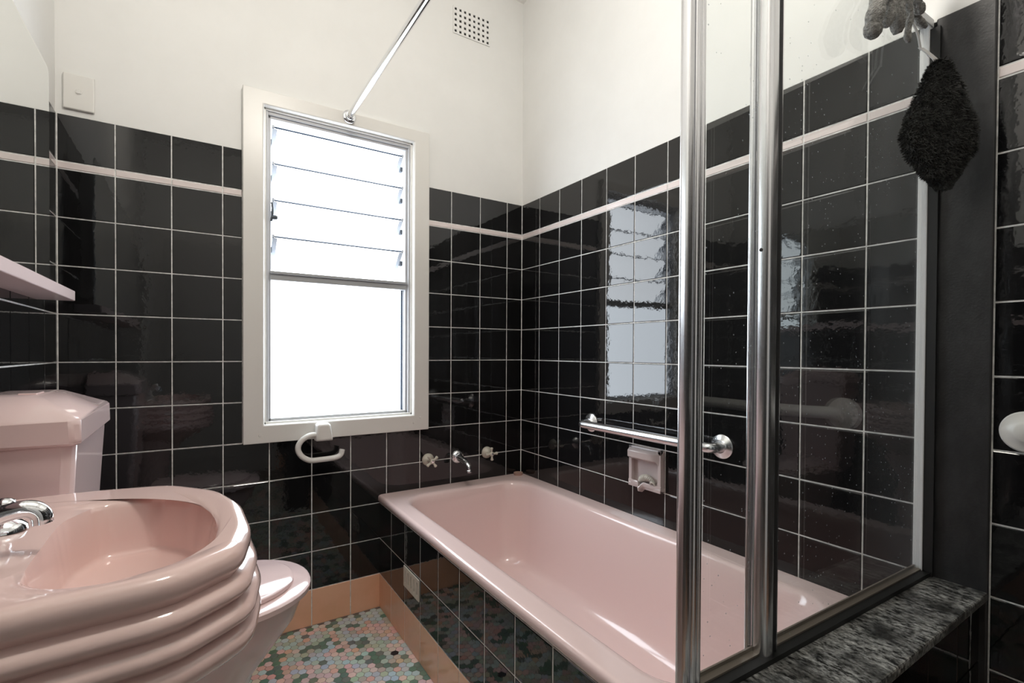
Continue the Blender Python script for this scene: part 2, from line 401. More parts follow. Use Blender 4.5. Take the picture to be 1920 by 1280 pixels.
bm = BM(); box(bm, WX0+.024, WX1-.030, .038, .052, WZ0+.016, WZ0+.021); box(bm, WX1-.040, WX1-.034, .036, .052, WZ0+.02, TR0)
obj('pane_bead', bm, m_gedge, win)
PH = .1395
for k in range(4):
    zt = .292 + H - PH*k; dy, dz = .118, .112; y0 = .022
    t = Vector((0, dy, -dz)).normalized(); n = Vector((0, t.z, -t.y))
    L = math.hypot(dy, dz)
    bl = []
    bm = BM(); a = Vector((WX0+.040, y0, zt)); b = Vector((WX1-.042, y0, zt)); th = n*.005
    r0 = [a, b, b+th, a+th]; r1 = [p+t*L for p in r0]
    loft(bm, [r0, r1], True, True)
    g = obj('louvre_blade', bm, m_blade, win)
    bm = BM()
    for p in (a, b):
        e = p + th*.5
        loft(bm, [[e+Vector((sx*.0012, 0, 0)) + n*sn*.004 - t*.001 for sx, sn in ((-1, -1), (1, -1), (1, 1), (-1, 1))], [e+Vector((sx*.0012, 0, 0)) + n*sn*.004 + t*L for sx, sn in ((-1, -1), (1, -1), (1, 1), (-1, 1))]], True, True)
    A = a - n*.0008 - t*.0012; B = b - n*.0008 - t*.0012
    loft(bm, [[A, B, B+th*1.35, A+th*1.35], [p+t*.0042 for p in (A, B, B+th*1.35, A+th*1.35)]], True, True)
    obj('blade_edge', bm, m_gedge, g)
    bm = BM()
    for sx, xx in ((-1, a.x), (1, b.x)):
        for s in (0, .94):
            q = a + t*(L*s); box(bm, xx+sx*.001-.004, xx+sx*.001+.004, q.y-.006, q.y+.008, q.z-.006, q.z+.004)
        loft(bm, [[Vector((xx+sx*s1, 0, 0)) + Vector((0, a.y, a.z)) + t*u_ + n*v_ for u_, v_ in ((.004, -.004), (L*.97, -.004), (L*.97, .0085), (.004, .0085))] for s1 in (-.013, .0035)], True, True)
    obj('blade_clip', bm, m_clip, g)
    bm = BM()
    for sx, xx in ((-1, a.x), (1, b.x)):
        q = a + t*(L*.45); box(bm, min(xx+sx*.003, xx+sx*.011), max(xx+sx*.003, xx+sx*.011), q.y-.025, q.y-.005, q.z-.008, q.z+.012)
    obj('blade_pivot', bm, m_alud, g)
bm = BM(); tube(bm, smoothpath([(WX0+.030, .004, -.075+H), (WX0+.034, -.004, -.040+H), (WX0+.032, .0, -.005+H)]), .004, 10)
lathe(bm, (WX0+.034, -.004, -.062+H), (1, -.4, 0), [(.007, 0), (.008, .004), (.008, .014), (.005, .018)], 16)
obj('louvre_winder', bm, m_alud, win, smooth=50)
bm = BM()
for x, z in ((-1.19, -.885), (-.555, -.86), (-.585, -.883)):
    lathe(bm, (x, -.026, z+H), (0, -1, 0), [(.005, 0), (.004, .002), (.001, .0022)], 16)
obj('screw_cap', bm, m_timb, win, smooth=40)

# ------------------------------------------------------------------ wall vent, switch
t = thing('wall_vent', 'painted square-holed air vent high on the back wall', 'vent', (-.294, 0, .905+H))
bm = BM(); x0, x1, z0, z1 = -.391, -.197, .902+H, 1.027+H
nx, nz = 8, 5; px, pz = (x1-x0)/nx, (z1-z0)/nz; hw = .0058
for i in range(nx+1):
    xa = x0 if i == 0 else x0+px*(i-.5)+hw; xb = x1 if i == nx else x0+px*(i+.5)-hw
    box(bm, xa, xb, -.005, -.0006, z0, z1)
for i in range(nx):
    for j in range(nz+1):
        za = z0 if j == 0 else z0+pz*(j-.5)+hw; zb = z1 if j == nz else z0+pz*(j+.5)-hw
        box(bm, x0+px*(i+.5)-hw, x0+px*(i+.5)+hw, -.005, -.0006, za, zb)
obj('grille', bm, m_paint, t)
obj('hole_shade', bx(x0+.004, x1-.004, -.0012, -.0004, z0+.004, z1-.004), m_black, t)  # added black sheet, painted shade inside the vent holes
t = thing('light_switch', 'white plastic wall switch plate above the tiles in the left corner', 'light switch', (-1.70, 0, .188+H))
obj('switch_plate', bx(-1.738, -1.662, -.011, -.0005, .190+H, .301+H), m_white, t, bevel=.003)
bm = BM(); lathe(bm, (-1.700, -.011, .247+H), (0, -1, 0), [(.009, 0), (.009, .0012), (.0075, .0014), (.0072, .0008)], 24)
box(bm, -1.705, -1.695, -.0145, -.0105, .241+H, .253+H)
obj('rocker', bm, m_white, t, smooth=40)

# ------------------------------------------------------------------ curtain rod
t = thing('curtain_rod', 'chrome shower curtain rod running out from the top of the window frame', 'curtain rod', (-.866, -.026, .379+H))
bm = BM(); tube(bm, [(-.866, -.030, .381+H), (-.866, YF+.002, .381+H)], .0125, 20); obj('rod', bm, m_chrome, t, smooth=50)
bm = BM(); lathe(bm, (-.866, -.0262, .381+H), (0, -1, 0), [(.027, 0), (.027, .003), (.024, .007), (.0175, .009), (.0165, .022), (.0128, .024)], 28); obj('rod_flange', bm, m_chrome, t, smooth=50)

# ------------------------------------------------------------------ mirror and shelf
def rr_yz(y0, y1, z0, z1, r, x, n=6):
    return [Vector((x, p.x, p.y)) for p in rrect(y0, y1, z0, z1, r, 0, n)]
t = thing('wall_mirror', 'frameless wall mirror with rounded corners, standing off the left wall above the pink shelf', 'mirror', (-RW, -.9, -.395+H))
bm = BM(); y0, y1, z0, z1 = -1.70, -.345, -.400+H, .157+H; MX = -1.7125
box(bm, -RW+.0035, MX, y0+.03, y1-.03, z0+.03, z1-.03)
loft(bm, [rr_yz(y0, y1, z0, z1, .022, MX), rr_yz(y0, y1, z0, z1, .022, MX+.0045), rr_yz(y0+.0015, y1-.0015, z0+.0015, z1-.0015, .021, MX+.005)], True, False)
obj('mirror_edge', bm, m_medge, t)
bm = BM(); bm.faces.new([bm.verts.new(p) for p in rr_yz(y0+.0012, y1-.0012, z0+.0012, z1-.0012, .021, MX+.0051)]); obj('mirror_glass', bm, m_mirror, t)
bm = BM()
loft(bm, [rrect(-RW+.0025, -1.673, -1.72, -.245, [.008, .002, .002, .008], z) for z in (-.432+H, -.4295+H, -.407+H, -.4045+H)], True, True)
tag(obj('wall_shelf', bm, m_shelf, bevel=.002), 'long pink shelf fixed to the left wall under the mirror', 'shelf')

# ------------------------------------------------------------------ toilet
t = thing('toilet', 'pink toilet with a faceted cistern, standing behind the washbasin', 'toilet', (-1.5, -.625, 0))
def cis(x1, y0, y1, z, c):   # cistern section with chamfered front corners
    xw = -RW+.004
    return [Vector(p) for p in ((xw, y0, z), (x1-c, y0, z), (x1, y0+c*.9, z), (x1, y1-c*.9, z), (x1-c, y1, z), (xw, y1, z))]
bm = BM()
loft(bm, [cis(-1.612, -.785, -.455, .44, .012), cis(-1.585, -.813, -.435, .918, .012)], True, True)
obj('cistern', bm, m_pinkt, t, bevel=.008, smooth=30)
bm = BM()
loft(bm, [cis(-1.580, -.820, -.426, .912, .012), cis(-1.575, -.825, -.421, .920, .013), cis(-1.576, -.824, -.422, .958, .014), cis(-1.582, -.818, -.430, .966, .014), cis(-1.652, -.735, -.505, 1.003, .02)], True, True)
obj('cistern_lid', bm, m_pinkt, t, bevel=.005, smooth=30)
bm = BM(); box(bm, -1.700, -1.670, -.66, -.60, 1.002, 1.006)
obj('flush_button', bm, m_pinkt, t, bevel=.002)
def oval(x0, x1, hw, z, n=48, p=2.3, cy=-.625, back=.6):
    out = []
    cx = x0 + (x1-x0)*.42
    for k in range(n):
        a = 2*PI*k/n; ca, sa = math.cos(a), math.sin(a)
        rx = (x1-cx) if ca > 0 else (cx-x0)
        q = p if ca > 0 else 3.2
        r = (abs(ca)**q + abs(sa)**q)**(-1/q)
        out.append(Vector((cx+rx*ca*r, cy+hw*sa*r, z)))
    return out
bm = BM()
loft(bm, [oval(-1.70, -1.255, .115, 0), oval(-1.70, -1.262, .112, .03), oval(-1.69, -1.278, .105, .10), oval(-1.69, -1.285, .105, .20), oval(-1.69, -1.262, .118, .27), oval(-1.70, -1.215, .145, .33), oval(-1.70, -1.165, .168, .395), oval(-1.70, -1.146, .178, .446), oval(-1.70, -1.142, .180, .459), oval(-1.70, -1.150, .174, .464)], True, True)
obj('bowl', bm, m_pinkt, t, smooth=50)
bm = BM()
loft(bm, [oval(-1.56, -1.134, .184, .464), oval(-1.56, -1.127, .190, .468), oval(-1.56, -1.126, .190, .480), oval(-1.56, -1.133, .185, .485)], True, True)
obj('seat', bm, m_pinkt, t, smooth=40)
bm = BM()
loft(bm, [oval(-1.56, -1.172, .150, .4845), oval(-1.56, -1.168, .154, .487), oval(-1.56, -1.168, .154, .496), oval(-1.56, -1.175, .148, .500)], True, True)
obj('seat_lid', bm, m_pinkt, t, smooth=40)
bm = BM()
bm.free()
for y in (-.70, -.55):
    bm = BM(); tube(bm, [(-1.548, y-.02, .491), (-1.548, y+.02, .491)], .010); obj('hinge', bm, m_pinkt, t, smooth=50)

# ------------------------------------------------------------------ washbasin
t = thing('washbasin', 'pink ribbed pedestal washbasin with a faceted front, below the mirror', 'washbasin', (-1.6, -1.21, 0))
ZB = -.826+H; YB = -1.197; XW = -RW+.004
def resample(pts, n):
    pts = [Vector(p) for p in pts]; L = [0]
    for a, b in zip(pts, pts[1:]+pts[:1]): L.append(L[-1]+(b-a).length)
    P = pts+pts[:1]; out = []
    for k in range(n):
        s = L[-1]*k/n; i = max(j for j in range(len(L)-1) if L[j] <= s+1e-9)
        f = (s-L[i])/max(L[i+1]-L[i], 1e-9); out.append(P[i].lerp(P[i+1], min(f, 1)))
    return out
def roundpoly(half, n, it=3):
    """half outline (d from wall, half-width) from the wall to the tip; mirrored and corner-cut"""
    pts = [Vector((XW+d, YB-h, 0)) for d, h in half] + [Vector((XW+d, YB+h, 0)) for d, h in reversed(half)]
    wallside = {0, len(pts)-1}
    for _ in range(it):
        new = []
        m = len(pts)
        for i in range(m):
            a, b = pts[i], pts[(i+1) % m]
            new.append(a.lerp(b, .18)); new.append(a.lerp(b, .82))
        pts = new
    # start at the middle of the wall side
    i0 = min(range(len(pts)), key=lambda i: (pts[i].x, abs(pts[i].y-YB))); 
    pts = pts[i0:]+pts[:i0]
    # push wall side flat against the wall
    return resample(pts, n)
NB = 144
def square_back(P): 
    return [Vector((XW if p.x < XW+.012 else p.x, p.y, p.z)) for p in P]
def cutpoly(pts, n, it=2, r=.13):
    pts = [Vector((x, y, 0)) for x, y in pts]
    for _ in range(it):
        new = []
        for i in range(len(pts)):
            a, b = pts[i], pts[(i+1) % len(pts)]; new.append(a.lerp(b, r)); new.append(a.lerp(b, 1-r))
        pts = new
    i0 = min(range(len(pts)), key=lambda i: (round(pts[i].x, 2), abs(pts[i].y+1.15))); pts = pts[i0:]+pts[:i0]
    return resample(pts, n)
OUT = cutpoly([(-1.85, -.892), (-1.56, -.886), (-1.425, -.915), (-1.350, -1.005), (-1.322, -1.11), (-1.318, -1.24), (-1.336, -1.335), (-1.41, -1.392), (-1.56, -1.404), (-1.85, -1.404)], NB)
INN = cutpoly([(-1.563, -1.07), (-1.528, -.995), (-1.44, -.992), (-1.388, -1.05), (-1.364, -1.13), (-1.362, -1.24), (-1.376, -1.325), (-1.425, -1.358), (-1.51, -1.368), (-1.560, -1.30)], NB)
def offs(P, o, z):
    n = len(P); out = []
    for i in range(n):
        tt = (P[(i+1) % n]-P[i-1]).normalized(); nn = Vector((tt.y, -tt.x, 0))
        q = P[i]+nn*o; out.append(Vector((max(q.x, XW), q.y, z)))
    return out
ccw = sum(OUT[i].x*OUT[(i+1) % NB].y-OUT[(i+1) % NB].x*OUT[i].y for i in range(NB)) > 0
sg = 1 if ccw else -1
rings = []
# bowl floor up to inner lip
cxI = Vector((-1.465, -1.175, 0))
def scl(P, s, z): return [Vector((cxI.x+(p.x-cxI.x)*s, cxI.y+(p.y-cxI.y)*s, z)) for p in P]
for s, dz in ((.05, -.102), (.45, -.097), (.80, -.091), (.865, -.088), (.885, -.082), (.905, -.065), (.945, -.035), (.98, -.014), (1.0, -.006)): rings.append(scl(INN, s, ZB+dz))
rings.append([a.lerp(b, .10) + Vector((0, 0, ZB-.003)) for a, b in zip(INN, OUT)])
rings.append([a.lerp(b, .25) + Vector((0, 0, ZB-.0005)) for a, b in zip(INN, OUT)])
for o, dz in ((-.020, .0005), (-.013, .0), (-.007, -.003), (-.002, -.008), (0, -.014), (.0, -.024), (-.003, -.030), (-.008, -.0345), (-.010, -.038),
              (-.005, -.041), (.004, -.046), (.0085, -.053), (.007, -.060), (-.002, -.067), (-.005, -.070), (.001, -.074), (.009, -.079), (.0135, -.086), (.011, -.093), (.001, -.100), (-.002, -.103),
              (.004, -.107), (.011, -.112), (.0135, -.120), (.010, -.130), (-.001, -.140), (-.018, -.150), (-.048, -.166), (-.085, -.190), (-.115, -.215)):
    rings.append(offs(OUT, o*sg, ZB+dz))
for r in rings:
    for p in r: p.x = max(p.x, XW)
bm = BM(); loft(bm, rings, True, True)
obj('basin', bm, m_pink, t, smooth=60)
bm = BM()
def ped(hx, hy, z): return [Vector((max(XW, XW+.16+hx*math.cos(a)), -1.135+hy*math.sin(a), z)) for a in [2*PI*k/40 for k in range(40)]]
loft(bm, [ped(.11, .13, 0), ped(.11, .13, .04), ped(.085, .095, .12), ped(.08, .085, .40), ped(.10, .11, .55), ped(.14, .16, .64)], True, True)
obj('pedestal', bm, m_pink, t, smooth=60)
bm = BM(); lathe(bm, (-1.465, -1.175, ZB-.1025), (0, 0, 1), [(.024, 0), (.024, .002), (.018, .003), (.015, -.001)], 28); obj('waste', bm, m_chrome, t, smooth=50)
YB = -1.205
tp = thing('basin_tap_set', 'chrome basin spout with two cross-handled taps on the washbasin', 'tap', (XW+.09, YB, ZB))
bm = BM()
lathe(bm, (XW+.075, YB, ZB+.0), (0, 0, 1), [(.030, 0), (.028, .006), (.021, .012), (.018, .030), (.014, .036)], 28)
tube(bm, smoothpath([(XW+.075, YB, ZB+.022), (XW+.10, YB, ZB+.036), (XW+.14, YB, ZB+.044), (XW+.168, YB, ZB+.052), (XW+.186, YB, ZB+.053), (XW+.196, YB, ZB+.045), (XW+.198, YB, ZB+.033)], 6), [.0135 - .0022*min(1, k/18) for k in range(37)], 18)
obj('spout', bm, m_chrome, tp, smooth=50)
for dy, rot in ((.115, .0), (-.138, .35)):
    cx0 = XW+.135 if dy > 0 else XW+.148
    bm = BM(); cy0 = YB+dy
    lathe(bm, (cx0, cy0, ZB), (0, 0, 1), [(.026, -.001), (.025, .005), (.018, .012), (.011, .016), (.010, .024), (.013, .027), (.013, .038), (.009, .044), (.002, .046)], 28)
    h = obj('tap_body', bm, m_chrome, tp, smooth=50)
    bm = BM()
    for k in range(4):
        a = rot + k*PI/2; dx, dyy = math.cos(a), math.sin(a)
        tube(bm, [(cx0+dx*s, cy0+dyy*s, ZB+.032) for s in (.008, .018, .027, .031, .034, .036)], [.0048, .0036, .0045, .0060, .0050, .002], 14)
    obj('tap_handle', bm, m_chrome, h, smooth=50)

# ------------------------------------------------------------------ bath
ZR = -1.180+H
t = thing('bathtub', 'pink built-in bathtub with a black tiled side panel, along the right wall', 'bathtub', (-.37, -.8, 0))
X0, X1, Y0, Y1 = -.738, -.003, -1.615, -.003
N_ = 12
def rr(x0, x1, y0, y1, r, z): return rrect(x0, x1, y0, y1, r, z, N_)
rings = [rr(X0+.004, X1, Y0, Y1, .004, ZR-.028), rr(X0, X1, Y0, Y1, .004, ZR-.024), rr(X0+.001, X1, Y0, Y1, .004, ZR-.009), rr(X0+.004, X1, Y0, Y1, .006, ZR-.003), rr(X0+.009, X1-.002, Y0+.002, Y1-.002, .010, ZR), rr(X0+.015, X1-.005, Y0+.005, Y1-.005, .013, ZR), rr(-.682, -.062, -1.530, -.082, .12, ZR),
         rr(-.672, -.072, -1.520, -.092, .115, ZR-.001), rr(-.664, -.080, -1.512, -.100, .11, ZR-.004), rr(-.657, -.086, -1.503, -.107, .108, ZR-.014), rr(-.650, -.092, -1.49, -.113, .106, ZR-.04),
         rr(-.632, -.108, -1.42, -.128, .105, ZR-.15), rr(-.612, -.128, -1.33, -.148, .105, ZR-.27), rr(-.600, -.140, -1.29, -.160, .105, ZR-.325), rr(-.582, -.158, -1.26, -.178, .10, ZR-.352), rr(-.552, -.188, -1.22, -.208, .09, ZR-.366), rr(-.48, -.26, -1.12, -.28, .06, ZR-.372)]
bm = BM(); loft(bm, rings, False, True)
obj('tub', bm, m_pinkb, t, smooth=50)
bm = BM(); XP = -.7275
box(bm, XP, XP+.02, -1.612, -.001, 0, ZR-.024, 1)
grout = []
U, V, O = Vector((0, -1, 0)), Vector((0, 0, 1)), Vector((XP-.0004, 0, 0))
rects = []
zt = ZR-.026
rows = [(0, .146, 2), (.146, .298, 0), (.298, .450, 0), (.450, zt, 0)]
for k in range(11):
    for z0, z1, mi in rows: rects.append((T*k, min(T*(k+1), 1.612), z0, z1, mi))
quad(bm, [O+U*a+V*b+Vector((-.0010, 0, 0)) for a, b in ((0, 0), (1.612, 0), (1.612, zt), (0, zt))], 1)
tiles(bm, O, U, V, rects)
obj('side_panel', bm, [m_tile, m_grout, m_skirt_warm], t)
bm = BM(); lathe(bm, (-.37, -.35, ZR-.3725), (0, 0, 1), [(.028, 0), (.028, .002), (.02, .003), (.018, 0)], 28); obj('waste', bm, m_chrome, t, smooth=50)
v = thing('bath_vent', 'small cream vent with five vertical slots low on the tiled bath side', 'vent', (XP, -.38, .22))
bm = BM(); yA, yB_, zA, zB = -.455, -.305, .218, .2945; xs = XP-.0032
sl = [yA+.018+.0285*k for k in range(5)]
edges = [yA] + [e for s in sl for e in (s-.0042, s+.0042)] + [yB_]
for a, b in zip(edges[0::2], edges[1::2]): box(bm, xs-.004, xs, a, b, zA, zB)
for s in sl: box(bm, xs-.004, xs, s-.0042, s+.0042, zA, zA+.018); box(bm, xs-.004, xs, s-.0042, s+.0042, zB-.014, zB)
obj('vent_plate', bm, m_cream, v, bevel=.0008)
obj('slot_shade', bx(xs-.0006, xs+.0002, yA+.006, yB_-.006, zA+.006, zB-.006), mat('vent_shade', (.04, .04, .035), .6), v)  # added dark sheet, its colour stands in for the shade behind the slots
bm = BM(); lathe(bm, (-.040, -.036, ZR), (0, 0, 1), [(.021, 0), (.023, .004), (.023, .012), (.019, .0105), (.017, .009)], 28)
tag(obj('bath_plug', bm, m_dirt, smooth=50), 'small round pinkish-brown plug on the far corner of the bath rim', 'plug')

# ------------------------------------------------------------------ bath taps and spout
def bath_tap(x, rot, label):
    t = thing('bath_tap', label, 'tap', (x, 0, -1.056+H), 'cream cross-handled bath taps')
    z = -1.056+H
    bm = BM(); lathe(bm, (x, -.002, z), (0, -1, 0), [(.028, 0), (.028, .004), (.025, .011), (.016, .018), (.012, .024), (.010, .045)], 32)
    obj('flange', bm, m_cream, t, smooth=40)
    bm = BM(); yc = -.052
    lathe(bm, (x, yc+.008, z), (0, -1, 0), [(.008, 0), (.0115, .003), (.0115, .011), (.007, .015)], 24)
    for k in range(4):
        a = rot+k*PI/2; dx, dz = math.cos(a), math.sin(a)
        tube(bm, [(x+dx*s, yc, z+dz*s) for s in (.005, .014, .021, .026, .030, .032)], [.0055, .0045, .0055, .0078, .0068, .003], 14)
    obj('cross_handle', bm, m_cream, t, smooth=50)
    bm = BM(); lathe(bm, (x, yc-.007, z), (0, -1, 0), [(.0055, 0), (.0055, .0012), (.003, .0016)], 20); obj('index_cap', bm, m_chrome if rot else m_cream, t, smooth=50)
bath_tap(-.509, .62, 'cream cross-handled bath tap left of the chrome spout')
bath_tap(-.203, 0.05, 'cream cross-handled bath tap right of the chrome spout, nearest the corner')
t = thing('bath_spout', 'chrome bath spout on a round flange between the two cream taps', 'spout', (-.361, 0, -1.06+H))
bm = BM(); lathe(bm, (-.361, -.002, -1.060+H), (0, -1, 0), [(.032, 0), (.032, .003), (.030, .008), (.024, .014), (.016, .017)], 32); obj('flange', bm, m_chrome, t, smooth=40)
bm = BM(); P = smoothpath([(-.361, -.010, -1.060+H), (-.361, -.05, -1.064+H), (-.361, -.085, -1.069+H), (-.361, -.108, -1.076+H), (-.361, -.119, -1.087+H), (-.361, -.121, -1.103+H)], 6)
tube(bm, P, [.017-.0065*min(1, k/18) for k in range(len(P))], 20); lathe(bm, (-.361, -.121, -1.098+H), (0, 0, -1), [(.011, 0), (.0135, .003), (.0135, .010), (.010, .012)], 24)
obj('spout_pipe', bm, m_chrome, t, smooth=50)

# ------------------------------------------------------------------ toilet roll holder
t = thing('toilet_roll_holder', 'white plastic open-ended toilet roll holder screwed to the window sill', 'toilet roll holder', (-.985, -.026, -.90+H))
bm = BM()
def trap(y, s): return [Vector((x, y, z+H)) for x, z in ((-1.000+s, -.921+s), (-.934-s, -.921+s), (-.943-s, -.857-s), (-.950-s, -.851-s), (-.990+s, -.851-s), (-.997+s, -.857-s))]
loft(bm, [trap(-.0262, 0), trap(-.060, .001), trap(-.068, .006)], True, True); obj('bracket', bm, m_white, t, bevel=.004, smooth=40)
bm = BM(); tube(bm, smoothpath([(-.990, -.050, -.895+H), (-1.020, -.050, -.896+H), (-1.050, -.050, -.914+H), (-1.062, -.050, -.942+H), (-1.050, -.050, -.972+H), (-1.020, -.050, -.992+H), (-.985, -.050, -.994+H), (-.925, -.050, -.992+H), (-.903, -.050, -.982+H), (-.897, -.050, -.962+H)], 8), .0105, 18)
obj('roll_arm', bm, m_white, t, smooth=50)

# ------------------------------------------------------------------ grab rail
def flange(bm, p, ax, r=.038):
    lathe(bm, p, ax, [(r, 0), (r, .003), (r*.92, .006), (r*.62, .009), (r*.52, .013)], 36)
def screws(bm, p, r=.026):
    for k in range(3):
        a = .9+k*2*PI/3; lathe(bm, (p[0]-.006, p[1]+r*math.cos(a), p[2]+r*math.sin(a)), (-1, 0, 0), [(.0042, 0), (.0042, .0015), (.001, .002)], 12)
t = thing('grab_rail', 'chrome grab rail on the tiled wall above the bath', 'grab rail', (0, -.83, -.86+H))
zr = -.861+H; XO = -.062; ya, yb = -.530, -1.135
def arc(y, s):  # bend from wall to rail, s=+1 when rail runs towards -y
    return [(-.010, y, zr), (XO+.024, y, zr), (XO+.007, y-s*.005, zr), (XO+.001, y-s*.014, zr), (XO, y-s*.028, zr)]
path = smoothpath(arc(ya, 1), 4)[:-1] + [Vector((XO, ya-.03-.02*k, zr)) for k in range(27)] + smoothpath(arc(yb, -1)[::-1], 4)
bm = BM(); tube(bm, path, .016, 24); obj('rail', bm, m_chromeb, t, smooth=60)
for y in (ya, yb):
    bm = BM(); flange(bm, (-.0028, y, zr), (-1, 0, 0)); screws(bm, (-.0028, y, zr)); obj('flange', bm, m_chromeb, t, smooth=35)
t = thing('grab_rail', 'white-flanged grab rail cut by the right edge of the photo, beside the dark board', 'grab rail', (0, -2.1, -.72+H))
bm = BM(); zr = -.7215+H; lathe(bm, (-.0075, -1.806, zr), (-1, 0, 0), [(.041, 0), (.041, .003), (.038, .007), (.024, .010), (.020, .014), (.0165, .016)], 40)
obj('flange', bm, m_white, t, smooth=35)
path = smoothpath([(-.010, -1.812, zr), (-.020, -1.832, zr), (-.035, -1.862, zr), (-.050, -1.90, zr), (-.062, -1.95, zr)], 4)[:-1] + [Vector((-.064, -1.96-.03*k, zr)) for k in range(14)] + smoothpath([(-.064, -2.37, zr), (-.058, -2.388, zr), (-.040, -2.394, zr), (-.008, -2.394, zr)], 4)
bm = BM(); tube(bm, path, .016, 24); obj('rail', bm, m_white, t, smooth=60)
bm = BM(); lathe(bm, (-.0075, -2.394, zr), (-1, 0, 0), [(.041, 0), (.041, .003), (.038, .007), (.024, .010), (.020, .014), (.0165, .016)], 40)
obj('flange', bm, m_white, t, smooth=35)

# ------------------------------------------------------------------ soap niche
t = thing('soap_holder', 'pinkish-grey ceramic soap holder with a grip bar set in the right wall tiles', 'soap holder', (0, -.837, -1.066+H))
ys0, ys1, zs0, zs1 = -.912, -.762, -1.063+H, -.914+H
bm = BM(); box(bm, -.024, -.0025, ys1-.014, ys1, zs0, zs1); box(bm, -.024, -.0025, ys0, ys0+.014, zs0, zs1); box(bm, -.024, -.0025, ys0, ys1, zs1-.016, zs1); box(bm, -.026, -.0025, ys0, ys1, zs0, zs0+.014)
box(bm, -.0060, -.0024, ys0, ys1, zs0, zs1)
obj('niche_frame', bm, m_soap, t, bevel=.0035)
bm = BM()
def bar(y, w, zz0, zz1, xo): return [Vector((x, y, z)) for x, z in ((-.004, zz1), (-.004, zz0), (xo+.012, zz0+.002), (xo, zz0+.010), (xo, zz1-.010), (xo+.010, zz1))]
loft(bm, [bar(ys1+.001, 0, zs1-.050, zs1-.002, -.022), bar(ys1-.014, 0, zs1-.046, zs1-.004, -.046), bar(ys0+.050, 0, zs1-.046, zs1-.004, -.046), bar(ys0+.018, 0, zs1-.048, zs1-.003, -.032), bar(ys0-.001, 0, zs1-.075, zs1-.002, -.018)], True, True)
obj('grip_bar', bm, m_soap, t, bevel=.002, smooth=35)
bm = BM()
P = smoothpath([(-.022, ys1+.001, zs0+.020), (-.028, ys1-.03, zs0+.020), (-.030, ys1-.050, zs0+.018), (-.040, ys1-.062, zs0+.004), (-.030, ys1-.076, zs0+.020), (-.028, ys1-.10, zs0+.020), (-.022, ys0-.001, zs0+.020)], 5)
loft(bm, [[p+Vector((dx, 0, dz)) for dx, dz in ((.02, -.018), (0, -.012), (-.003, 0), (0, .005), (.006, .003), (.02, -.004))] for p in P], True, True)
obj('drip_tray', bm, m_soap, t, smooth=50)
t = thing('scrubber', 'pale ribbed scrubber curled up inside the soap holder', 'scrubber', (-.02, -.85, -1.04+H))
bm = BM(); P = smoothpath([(-.016, -.812, -1.040+H), (-.018, -.822, -1.030+H), (-.019, -.838, -1.023+H), (-.019, -.856, -1.022+H), (-.018, -.872, -1.029+H), (-.018, -.882, -1.036+H)], 12)
n = len(P); tube(bm, P, [(.006+.007*math.sin(PI*min(1, (k+2)/n*1.25)))*(1+.13*math.sin(k*1.7)) if k < n*.75 else .0065*(1+.2*math.sin(k*1.9)) for k in range(n)], 14)
obj('ribbed_body', bm, m_scrub, t, smooth=50)
bm = BM(); P = [Vector((-.026-.006*math.sin(a), -.879+0.0095*math.cos(a)*(1-.02*a), -1.037+H+.0095*math.sin(a)*(1-.02*a))) for a in [k*.3 for k in range(28)]]
tube(bm, P, .0034, 10); obj('curled_end', bm, m_scrub, t, smooth=50)

# ------------------------------------------------------------------ hob wall at the end of the bath
ZH = -1.062+H
bm = BM(); box(bm, -.872, -.0022, -1.738, -1.617, 0, ZH-.018, 1)
rects = []
for k in range(6):
    for j in range(4): rects.append((-.872 if k == 5 else -.14-T*k if k < 5 else 0, -.0035 if k == 0 else -.14-T*(k-1) if k < 5 else -.748, .146*0+T*j, min(T*(j+1), ZH-.018), 0))
rects = [(max(a, -.872), b, z0, z1, mi) for a, b, z0, z1, mi in rects]
tiles(bm, (0, -1.738, 0), (1, 0, 0), (0, 0, 1), rects, gap=.0008)
hb = thing('bath_end_ledge', 'low black ledge with a scuffed stone top under the glass shower screen', 'ledge', (-.43, -1.68, 0))
obj('ledge_wall', bm, [m_tile, mat('dark_grout', (.006, .006, .006), .5)], hb)
obj('ledge_top', bx(-.875, -.0025, -1.7525, -1.614, ZH-.018, ZH), m_hob, hb, bevel=.003)

# ------------------------------------------------------------------ shower screen
A = Vector((-.004, -1.639, 0)); B = Vector((-.840, -1.614, 0)); D = (B-A).normalized(); Nn = Vector((D.y, -D.x, 0))
if Nn.y > 0: Nn = -Nn                        # towards the camera side
ZT = .170+H
t = thing('shower_screen', 'framed glass shower screen with two tall chrome posts on the black ledge', 'shower screen', (A.x, A.y, ZH))
def P3(s, n, z): return A + D*s + Nn*n + Vector((0, 0, z))
def prof_extrude(bm, pts, z0, z1, mi=0): loft(bm, [[P3(s, n, z) for s, n in pts] for z in (z0, z1)], True, True, mi=mi)
def slab(bm, s0, s1, n0, n1, z0, z1): prof_extrude(bm, [(s0, n0), (s1, n0), (s1, n1), (s0, n1)], z0, z1)
bm = BM(); slab(bm, .012, .595, -.0025, .0025, ZH+.010, ZT-.004); slab(bm, .635, .775, -.0025, .0025, ZH+.010, 2.05); 
obj('glass_pane', bm, m_glass, t)
bm = BM(); slab(bm, .000, .018, -.010, .008, ZH, ZT); slab(bm, .000, .009, -.013, -.010, ZH, ZT)
obj('wall_jamb', bm, m_alu, t, bevel=.0015)
bm = BM(); slab(bm, .009, .016, .0081, .026, ZH+.0002, ZT-.02); obj('jamb_seal', bm, m_black, t)
bm = BM(); slab(bm, .018, .800, -.006, .006, ZH+.006, ZH+.012); slab(bm, .018, .800, -.008, -.005, ZH+.006, ZH+.018)
obj('bottom_rail', bm, mat('dull_bronze_channel', (.32, .27, .23), .35, .5), t)
